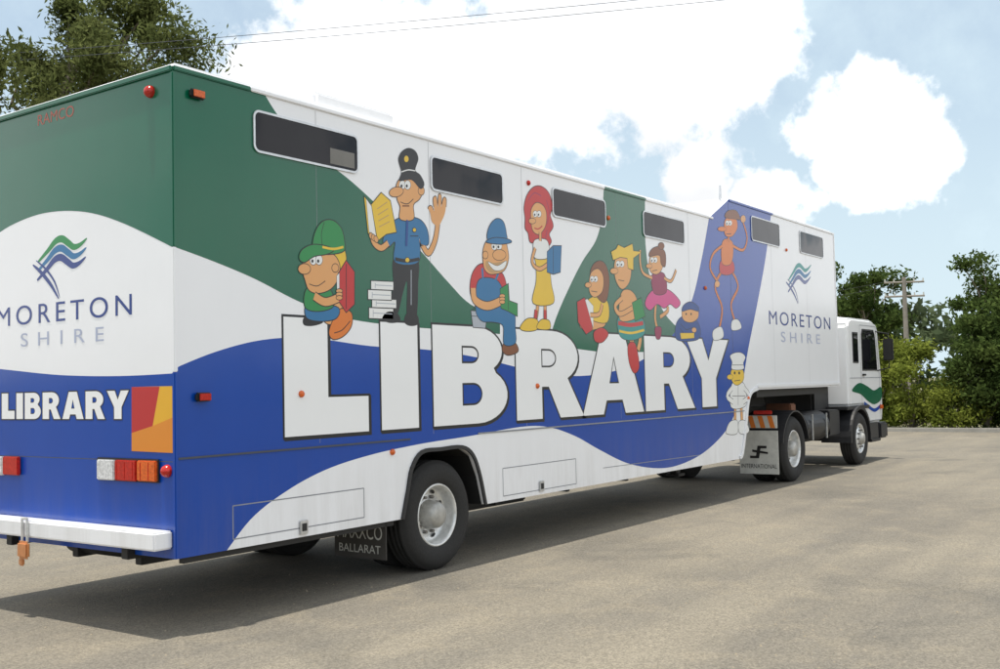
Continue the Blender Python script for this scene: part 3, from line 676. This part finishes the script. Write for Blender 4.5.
box('windscreen', 17.66, 17.78, .25, 2.25, 1.85, 2.5, GLASS, TRUCK, .02)
o = arc(15.97, .50, .66, .62, -5, 185, 18); i = arc(15.97, .50, .60, .56, 185, -5, 18)
prism('steer_mudguard', [o+i], .05, .62, GUARD, TRUCK); prism('steer_mudguard_left', [o+i], 1.88, 2.45, GUARD, TRUCK)
box('guard_shelf', 15.30, 16.75, .10, .70, 1.06, 1.125, GUARD, TRUCK, .01)
box('cab_step', 16.72, 17.35, .08, .45, .38, .44, GUARD, TRUCK, .01); box('cab_step_side', 16.72, 17.35, .12, .16, .44, .76, GUARD, TRUCK, .01)
box('front_bumper', 17.45, 17.95, .1, 2.4, .42, .74, GUARD, TRUCK, .03)
box('engine_block', 15.7, 17.2, .8, 1.7, .55, 1.12, DARK, TRUCK, .04); box('indicator', 17.55, 17.7, .10, .138, 1.02, 1.10, LAMB, TRUCK, .01)
for y, s in ((.14, -1), (2.36, 1)):
    tube('mirror_arm', [(17.45, y, 2.6), (17.5, y+s*.24, 2.55), (17.5, y+s*.24, 1.85), (17.5, y, 1.8)], .014, DARK, TRUCK)
    box('mirror', 17.44, 17.52, y+s*.24-.10, y+s*.24+.10, 2.0, 2.45, DARK, TRUCK, .02)
tube('exhaust_stack', [(15.42, 2.1, .9), (15.42, 2.1, 2.75)], .06, GUARD, TRUCK); tube('air_intake', [(15.42, .75, 1.15), (15.42, .75, 2.35)], .07, GUARD, TRUCK)

# ------------------------------------------------------------------ ground
def yard_mat():
    m, nt, b = new_mat('gravel_asphalt'); g = N(nt, 'ShaderNodeNewGeometry'); P = g.outputs['Position']
    n1 = N(nt, 'ShaderNodeTexNoise', Scale=.22, Detail=5.0, Roughness=.6); nt.links.new(P, n1.inputs['Vector'])
    c = mixc(nt, ramp(nt, n1.outputs[0], .38, .62), (.150, .132, .103), (.205, .180, .137))
    mp = N(nt, 'ShaderNodeMapping'); mp.inputs['Scale'].default_value = (.10, 1.1, 1); mp.inputs['Rotation'].default_value = (0, 0, .16); nt.links.new(P, mp.inputs[0])
    n2 = N(nt, 'ShaderNodeTexNoise', Scale=1.0, Detail=5.0, Roughness=.6); nt.links.new(mp.outputs[0], n2.inputs['Vector'])
    c = mixc(nt, ramp(nt, n2.outputs[0], .40, .66, 0, .7), c, (.120, .109, .092))
    n3 = N(nt, 'ShaderNodeTexNoise', Scale=1.6, Detail=7.0, Roughness=.72); nt.links.new(P, n3.inputs['Vector'])
    c = mixc(nt, ramp(nt, n3.outputs[0], .5, .75, 0, .6), c, (.25, .212, .150))
    n5 = N(nt, 'ShaderNodeTexNoise', Scale=.6, Detail=5.0, Roughness=.6, Distortion=.6); nt.links.new(P, n5.inputs['Vector'])
    c = mixc(nt, ramp(nt, n5.outputs[0], .55, .68, 0, .5), c, (.090, .083, .070))
    # tyre-worn arcs where vehicles swing through the yard
    dd = N(nt, 'ShaderNodeVectorMath', _operation='DISTANCE'); nt.links.new(P, dd.inputs[0]); dd.inputs[1].default_value = (6.0, -31.0, 0)
    wv = N(nt, 'ShaderNodeMath', _operation='ADD'); nt.links.new(dd.outputs['Value'], wv.inputs[0]); nt.links.new(n1.outputs[0], wv.inputs[1])
    tr = None
    for rr_ in (24.9, 26.8, 28.3):
        s1 = N(nt, 'ShaderNodeMath', _operation='SUBTRACT'); nt.links.new(wv.outputs[0], s1.inputs[0]); s1.inputs[1].default_value = rr_
        s2 = N(nt, 'ShaderNodeMath', _operation='ABSOLUTE'); nt.links.new(s1.outputs[0], s2.inputs[0]); q = ramp(nt, s2.outputs[0], .08, .30, 1, 0)
        if tr is None: tr = q
        else:
            mxx = N(nt, 'ShaderNodeMath', _operation='MAXIMUM'); nt.links.new(tr, mxx.inputs[0]); nt.links.new(q, mxx.inputs[1]); tr = mxx.outputs[0]
    tm = N(nt, 'ShaderNodeMath', _operation='MULTIPLY'); nt.links.new(tr, tm.inputs[0]); nt.links.new(ramp(nt, n3.outputs[0], .35, .6, .5, .05), tm.inputs[1])
    c = mixc(nt, tm.outputs[0], c, (.105, .095, .080))
    v = N(nt, 'ShaderNodeTexVoronoi', Scale=85.0); nt.links.new(P, v.inputs['Vector'])
    vs = N(nt, 'ShaderNodeSeparateColor'); nt.links.new(v.outputs['Color'], vs.inputs[0])
    k = ramp(nt, vs.outputs[0], 0, 1, .72, 1.28)
    kk = N(nt, 'ShaderNodeCombineColor'); [nt.links.new(k, kk.inputs[i]) for i in range(3)]
    c = mixc(nt, 1.0, c, kk.outputs[0], 'MULTIPLY')
    n4 = N(nt, 'ShaderNodeTexNoise', Scale=28.0, Detail=5.0, Roughness=.8); nt.links.new(P, n4.inputs['Vector'])
    k2 = ramp(nt, n4.outputs[0], .3, .7, .80, 1.20); kk2 = N(nt, 'ShaderNodeCombineColor'); [nt.links.new(k2, kk2.inputs[i]) for i in range(3)]
    c = mixc(nt, 1.0, c, kk2.outputs[0], 'MULTIPLY')
    nt.links.new(c, b.inputs['Base Color']); b.inputs['Roughness'].default_value = .9
    bp = N(nt, 'ShaderNodeBump', Strength=.5, Distance=.005); nt.links.new(v.outputs['Distance'], bp.inputs['Height'])
    bp2 = N(nt, 'ShaderNodeBump', Strength=.4, Distance=.015); nt.links.new(n4.outputs[0], bp2.inputs['Height']); nt.links.new(bp.outputs[0], bp2.inputs['Normal']); nt.links.new(bp2.outputs[0], b.inputs['Normal'])
    return m
gm, nt, b = new_mat('dry_grass_soil'); g = N(nt, 'ShaderNodeNewGeometry')
n1 = N(nt, 'ShaderNodeTexNoise', Scale=.5, Detail=8.0, Roughness=.7); nt.links.new(g.outputs['Position'], n1.inputs['Vector'])
nt.links.new(mixc(nt, ramp(nt, n1.outputs[0], .35, .65), (.10, .11, .04), (.20, .17, .09)), b.inputs['Base Color']); b.inputs['Roughness'].default_value = .95
mk('ground', [(-900, -900, -.004), (900, -900, -.004), (900, 900, -.004), (-900, 900, -.004)], [(0, 1, 2, 3)], [gm])
XK = 28.3
mk('yard_pavement', [(-45, -60, 0), (XK, -60, 0), (XK, 60, 0), (-45, 60, 0)], [(0, 1, 2, 3)], [yard_mat()])
CONC = flat('kerb_concrete', (.36, .34, .30), .85, sc=3)
kb = box('kerb', XK+.002, XK+.17, -60, 60, -.02, .12, CONC, None, .02)

random.seed(4); V = []; Fc = []
for i in range(1200):
    d = random.random()**.7*16; an = random.uniform(-.1, 1.3); x = CAM.x+d*math.cos(an)+1.5; y = CAM.y+d*math.sin(an)+1
    s = random.uniform(.003, .012); b0 = len(V)
    for q in ((1, 0, 0), (0, 1, 0), (-1, 0, 0), (0, -1, 0), (.1, .1, .9)): V.append((x+q[0]*s*random.uniform(.7, 1.3), y+q[1]*s*random.uniform(.7, 1.3), q[2]*s))
    Fc += [(b0, b0+1, b0+4), (b0+1, b0+2, b0+4), (b0+2, b0+3, b0+4), (b0+3, b0, b0+4)]
mk('loose_stones', V, Fc, [flat('stone', (.26, .22, .16), .9, sc=30)])

# ------------------------------------------------------------------ trees
def leaf_mat(name, c1, c2, sc=.8):
    m = bpy.data.materials.new(name); m.use_nodes = True; nt = m.node_tree; nt.nodes.clear()
    o = N(nt, 'ShaderNodeOutputMaterial'); g = N(nt, 'ShaderNodeNewGeometry')
    n1 = N(nt, 'ShaderNodeTexNoise', Scale=sc, Detail=3.0, Roughness=.7); nt.links.new(g.outputs['Position'], n1.inputs['Vector'])
    c = mixc(nt, ramp(nt, n1.outputs[0], .35, .65), c1, c2)
    rr = ramp(nt, g.outputs['Random Per Island'], 0, 1, .6, 1.4); kk = N(nt, 'ShaderNodeCombineColor'); [nt.links.new(rr, kk.inputs[i]) for i in range(3)]
    c = mixc(nt, 1.0, c, kk.outputs[0], 'MULTIPLY')
    d = N(nt, 'ShaderNodeBsdfDiffuse'); t = N(nt, 'ShaderNodeBsdfTranslucent')
    nt.links.new(c, d.inputs[0]); nt.links.new(c, t.inputs[0])
    mx = N(nt, 'ShaderNodeMixShader'); mx.inputs[0].default_value = .45; nt.links.new(d.outputs[0], mx.inputs[1]); nt.links.new(t.outputs[0], mx.inputs[2])
    nt.links.new(mx.outputs[0], o.inputs[0]); return m
GUM = leaf_mat('gum_foliage', (.075, .095, .030), (.145, .165, .060))
DKF = leaf_mat('dark_foliage', (.045, .075, .022), (.09, .125, .035))
LTF = leaf_mat('light_foliage', (.13, .17, .03), (.23, .26, .05))
BARK = flat('bark', (.24, .20, .16), .9, sc=5, bump=.5)

def leaves(rng, cents, rads, n, L, W):
    idx = rng.integers(0, len(cents), n); C = np.array(cents)[idx]; Rr = np.array(rads)[idx][:, None]
    dd = rng.normal(size=(n, 3)); dd /= np.linalg.norm(dd, axis=1)[:, None]; rad = rng.random((n, 1))**.45
    P = C+dd*rad*Rr*np.array([1, 1, .75])*(1+.25*rng.normal(size=(n, 1)))
    a_ = rng.normal(size=(n, 3)); a_[:, 2] -= .5; a_ /= np.linalg.norm(a_, axis=1)[:, None]
    b_ = np.cross(a_, rng.normal(size=(n, 3))); b_ /= np.linalg.norm(b_, axis=1)[:, None]
    s = rng.uniform(.6, 1.3, (n, 1)); l = a_*L*s/2; w = b_*W*s/2
    return np.stack([P-l, P+w, P+l, P-w], 1).reshape(-1, 3)
def tubev(V, Fc, pts, r0, r1, seg=7):
    n = len(pts); b0 = len(V)
    for i, p in enumerate(pts):
        p = Vector(p); t = (Vector(pts[min(i+1, n-1)])-Vector(pts[max(i-1, 0)])).normalized()
        u = t.orthogonal().normalized(); w = t.cross(u); r = r0+(r1-r0)*i/(n-1)
        for j in range(seg): q = j*math.tau/seg; V.append(tuple(p+u*r*math.cos(q)+w*r*math.sin(q)))
    for i in range(n-1):
        for j in range(seg): k = (j+1) % seg; Fc.append((b0+i*seg+j, b0+i*seg+k, b0+(i+1)*seg+k, b0+(i+1)*seg+j))
def tree(name, base, h, cr, cz0, nclump, nleaf, L, W, mat, seed, clr=.9, trunk_r=.2, flatt=1.0):
    rng = np.random.default_rng(seed); base = Vector(base); V = []; Fc = []
    tp = [base+Vector((.0, 0, -.1))]
    for i in range(1, 6): tp.append(base+Vector((rng.normal()*.12*i*cr/4, rng.normal()*.12*i*cr/4, (h*.72)*i/5)))
    tubev(V, Fc, tp, trunk_r, trunk_r*.3)
    cz = (cz0+h)/2; hz = (h-cz0)/2; cents = []; rads = []
    for i in range(nclump):
        d = rng.normal(size=3); d /= np.linalg.norm(d); q = rng.random()**.4*.88
        c = Vector((d[0]*cr*q, d[1]*cr*q, cz+d[2]*hz*q*flatt)); wc = base+c; cents.append(tuple(wc)); rads.append(clr*rng.uniform(.55, 1.25))
        f = min(.95, max(.15, (c.z-hz*.7)/(h*.75))); k = f*5; i0 = min(4, int(k)); st = tp[i0].lerp(tp[i0+1], k-i0)
        mid = st.lerp(wc, .5)+Vector((rng.normal()*.2, rng.normal()*.2, -.15*cr*.3)); tubev(V, Fc, [st, mid, wc], trunk_r*.28, trunk_r*.06, 5)
    nb = len(Fc); LV = leaves(rng, cents, rads, nleaf, L, W); k0 = len(V)
    V += [tuple(v) for v in LV]; Fc += [(k0+4*i, k0+4*i+1, k0+4*i+2, k0+4*i+3) for i in range(nleaf)]
    mk(name, V, Fc, [BARK, mat], [0]*nb+[1]*nleaf)
tree('gum_tree', (10.2, 16.2, 0), 11.7, 3.2, 6.0, 46, 38000, .17, .055, GUM, 3, .72, .28)
tree('gum_tree', (5.0, 17.4, 0), 14.0, 3.9, 5.0, 54, 44000, .18, .06, GUM, 5, .85, .24)
tree('gum_tree', (13.2, 17.0, 0), 9.6, 1.8, 6.6, 16, 9000, .16, .055, GUM, 8, .55, .18)
def bush(name, base, h, r, nleaf, L, W, mat, seed, n=18, clr=.5):
    rng = np.random.default_rng(seed); V = []; Fc = []; base = Vector(base); cents = []; rads = []
    for i in range(n):
        t = rng.random(); an = rng.random()*math.tau; rr = r*math.sqrt(rng.random())*(1-.45*t**2); c = base+Vector((rr*math.cos(an), rr*math.sin(an), .25+t*(h-.45)))
        cents.append(tuple(c)); rads.append(clr*rng.uniform(.7, 1.3)); tubev(V, Fc, [base+Vector((rr*.2, rr*.1, 0)), base.lerp(c, .5)+Vector((0, 0, .1)), c], .03, .01, 4)
    nb = len(Fc); LV = leaves(rng, cents, rads, nleaf, L, W); k0 = len(V); LV[:, 2] = np.maximum(LV[:, 2], .02)
    V += [tuple(v) for v in LV]; Fc += [(k0+4*i, k0+4*i+1, k0+4*i+2, k0+4*i+3) for i in range(nleaf)]
    mk(name, V, Fc, [BARK, mat], [0]*nb+[1]*nleaf)
bush('shrub', (29.9, 2.6, 0), 2.8, 1.2, 10000, .15, .06, LTF, 11)
bush('shrub', (30.6, 4.0, 0), 2.7, 1.0, 7000, .15, .06, LTF, 12)
bush('shrub', (29.7, 1.4, 0), 1.6, .8, 6000, .13, .05, LTF, 13)
for k, (x, y, h, r) in enumerate(((30.3, .5, 3.5, 1.0), (30.6, -.6, 3.9, 1.3), (30.3, -2.2, 4.0, 1.4), (30.8, -4.2, 3.8, 1.5), (30.4, -6.4, 4.1, 1.6), (31.5, 6.5, 3.0, 1.4), (31.8, 9.5, 3.2, 1.5))):
    bush('hedge_shrub', (x, y, 0), h, r, 10000, .16, .075, DKF, 20+k, 24, .6)
tree('gum_tree', (52.5, 4.6, 0), 8.4, 1.9, 3.0, 18, 5500, .26, .11, DKF, 31, .75, .2)
tree('gum_tree', (53, 1.2, 0), 9.0, 2.4, 2.6, 22, 7000, .26, .11, DKF, 32, .8, .2)
tree('gum_tree', (60, 12.4, 0), 9.6, 3.0, 3.0, 26, 8500, .30, .13, DKF, 33, .9, .22)
tree('gum_tree', (70, 19.5, 0), 10.0, 4.0, 3.0, 30, 10000, .34, .15, DKF, 34, 1.1, .25)
rng = np.random.default_rng(77); cents = []; rads = []
for i in range(620):
    t = rng.random(); an = math.radians(-60+200*t); d = rng.uniform(95, 120); hmx = 5.0+2.5*math.sin(an*9)+1.5*math.sin(an*23+1)
    cents.append((CAM.x+d*math.cos(an), CAM.y+d*math.sin(an), rng.random()*hmx)); rads.append(rng.uniform(1.5, 2.8))
LV = leaves(rng, cents, rads, 60000, .95, .5); LV[:, 2] = np.maximum(LV[:, 2], 0)
mk('distant_tree_line', [tuple(v) for v in LV], [(4*i, 4*i+1, 4*i+2, 4*i+3) for i in range(60000)], [leaf_mat('far_foliage', (.06, .085, .045), (.10, .125, .065), .15)])

# ------------------------------------------------------------------ poles and wires
WOOD = flat('pole_timber', (.28, .25, .22), .9, sc=4)
def pole(x, y, h, armdir, arms=1, al=1.1):
    e = empty('power_pole', (x, y, 0))
    V = []; Fc = []; tubev(V, Fc, [(0, 0, -.1), (0, 0, h/2), (0, 0, h)], .15, .10, 10); mk('pole_shaft', V, Fc, [WOOD], parent=e)
    dx, dy = math.cos(armdir), math.sin(armdir)
    for k in range(arms):
        z = h-.25-.7*k; tube('crossarm', [(-dx*al, -dy*al, z), (dx*al, dy*al, z)], .05, WOOD, e)
        for q in (-.95, -.5, .5, .95): tube('insulator', [(dx*al*q, dy*al*q, z+.05), (dx*al*q, dy*al*q, z+.18)], .03, FLW, e)
    return e
pole(50, 7.8, 6.6, 2.0, 2, .95)
pole(4.1, 24.2, 9.3, .4); pole(19.9, -10.6, 9.3, .4)
w = empty('overhead_wires')
for k in (-.9, -.45):
    A = Vector((4.1+.92*k, 24.2+.39*k, 9.15)); Bv = Vector((19.9+.92*k, -10.6+.39*k, 9.15))
    tube('wire', [tuple(A.lerp(Bv, t)+Vector((0, 0, -.35*4*t*(1-t)))) for t in [i/24 for i in range(25)]], .006, SEAMD, w, 1)
for k in (-.9, .9):
    tube('wire', [(50-.4*k, 7.8+.9*k, 6.4), (75-.4*k, 34+.9*k, 6.2)], .012, DARK, w, 1)

# ------------------------------------------------------------------ light
SD = Vector((-.085, .030, 1)).normalized()
sun_d = bpy.data.lights.new('sun', 'SUN'); sun_d.energy = 5.0; sun_d.angle = math.radians(.5); sun_d.color = (1, .95, .85)
sun = bpy.data.objects.new('sun', sun_d); COL.objects.link(sun); sun.rotation_euler = SD.to_track_quat('Z', 'Y').to_euler()
world = bpy.data.worlds.new('World'); scene.world = world; world.use_nodes = True; nt = world.node_tree; nt.nodes.clear()
out = N(nt, 'ShaderNodeOutputWorld'); bg = N(nt, 'ShaderNodeBackground'); nt.links.new(bg.outputs[0], out.inputs[0]); bg.inputs[1].default_value = .148
sky = N(nt, 'ShaderNodeTexSky', _sky_type='NISHITA', _sun_disc=False); sky.sun_elevation = math.asin(SD.z); sky.sun_rotation = math.atan2(SD.x, SD.y)
sky.air_density = 1.0; sky.dust_density = 2.0; sky.ozone_density = 1.0
tc = N(nt, 'ShaderNodeTexCoord'); nrm = N(nt, 'ShaderNodeVectorMath', _operation='NORMALIZE'); nt.links.new(tc.outputs['Generated'], nrm.inputs[0]); D = nrm.outputs[0]
def M(op, a_, b_=None):
    n = N(nt, 'ShaderNodeMath', _operation=op)
    for s, v in ((n.inputs[0], a_), (n.inputs[1], b_)):
        if v is None: continue
        if hasattr(v, 'is_linked'): nt.links.new(v, s)
        else: s.default_value = v
    return n.outputs[0]
# domain-warped direction for ragged cloud outlines
wn = N(nt, 'ShaderNodeTexNoise', Scale=11.0, Detail=4.0, Roughness=.6); nt.links.new(D, wn.inputs['Vector'])
ws = N(nt, 'ShaderNodeVectorMath', _operation='SUBTRACT'); nt.links.new(wn.outputs['Color'], ws.inputs[0]); ws.inputs[1].default_value = (.5, .5, .5)
wm = N(nt, 'ShaderNodeVectorMath', _operation='SCALE'); nt.links.new(ws.outputs[0], wm.inputs[0]); wm.inputs['Scale'].default_value = .10
wa = N(nt, 'ShaderNodeVectorMath', _operation='ADD'); nt.links.new(D, wa.inputs[0]); nt.links.new(wm.outputs[0], wa.inputs[1]); DW = wa.outputs[0]
fb = N(nt, 'ShaderNodeTexNoise', Scale=20.0, Detail=7.0, Roughness=.62); nt.links.new(D, fb.inputs['Vector'])
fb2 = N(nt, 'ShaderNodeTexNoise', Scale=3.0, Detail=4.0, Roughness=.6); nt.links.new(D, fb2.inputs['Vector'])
def cloud(blobs):
    cur = None
    for px, py, rr in blobs:
        dv = ray(px, py).normalized(); s = N(nt, 'ShaderNodeVectorMath', _operation='DISTANCE'); nt.links.new(DW, s.inputs[0]); s.inputs[1].default_value = dv
        v = M('SUBTRACT', 1.0, M('DIVIDE', s.outputs['Value'], rr/1150)); cur = v if cur is None else M('MAXIMUM', cur, v)
    return cur
big = cloud([(280, 80, 75), (350, 60, 95), (440, 85, 120), (550, 65, 130), (660, 55, 115), (730, 55, 75)])
cum = cloud([(842, 125, 50), (878, 118, 58), (915, 145, 50), (862, 165, 52), (900, 170, 48), (715, 185, 55), (770, 200, 50)])
nz = M('MULTIPLY', M('SUBTRACT', fb.outputs[0], .5), 1.7)
m1 = M('ADD', M('MAXIMUM', big, cum), nz)
fill_cloud = M('MULTIPLY', M('SUBTRACT', fb2.outputs[0], .47), 5.0)  # heavy cloud outside the frame, added to brighten the trailer side
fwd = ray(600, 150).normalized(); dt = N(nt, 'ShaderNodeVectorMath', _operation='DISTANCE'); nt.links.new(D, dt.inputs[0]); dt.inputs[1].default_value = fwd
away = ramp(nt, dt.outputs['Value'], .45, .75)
m2 = M('SUBTRACT', M('ADD', fill_cloud, M('MULTIPLY', nz, .8)), M('MULTIPLY', M('SUBTRACT', 1.0, away), 2.5))
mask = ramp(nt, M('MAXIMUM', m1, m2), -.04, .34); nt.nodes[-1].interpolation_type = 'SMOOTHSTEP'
haze = ramp(nt, M('ADD', fb2.outputs[0], M('MULTIPLY', fb.outputs[0], .35)), .52, .85, 0.45, .95)
sp = N(nt, 'ShaderNodeSeparateXYZ'); nt.links.new(D, sp.inputs[0]); hz = ramp(nt, sp.outputs[2], 0.0, .42, .98, .35)
base = mixc(nt, M('MAXIMUM', haze, hz), sky.outputs[0], (5.0, 6.1, 6.7))
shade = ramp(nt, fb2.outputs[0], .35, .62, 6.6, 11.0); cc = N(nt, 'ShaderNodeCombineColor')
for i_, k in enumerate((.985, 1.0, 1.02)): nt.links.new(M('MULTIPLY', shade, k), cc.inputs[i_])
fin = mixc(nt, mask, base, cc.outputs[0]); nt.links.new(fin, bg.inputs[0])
scene.view_settings.view_transform = 'Standard'; scene.view_settings.look = 'None'; scene.view_settings.exposure = 0
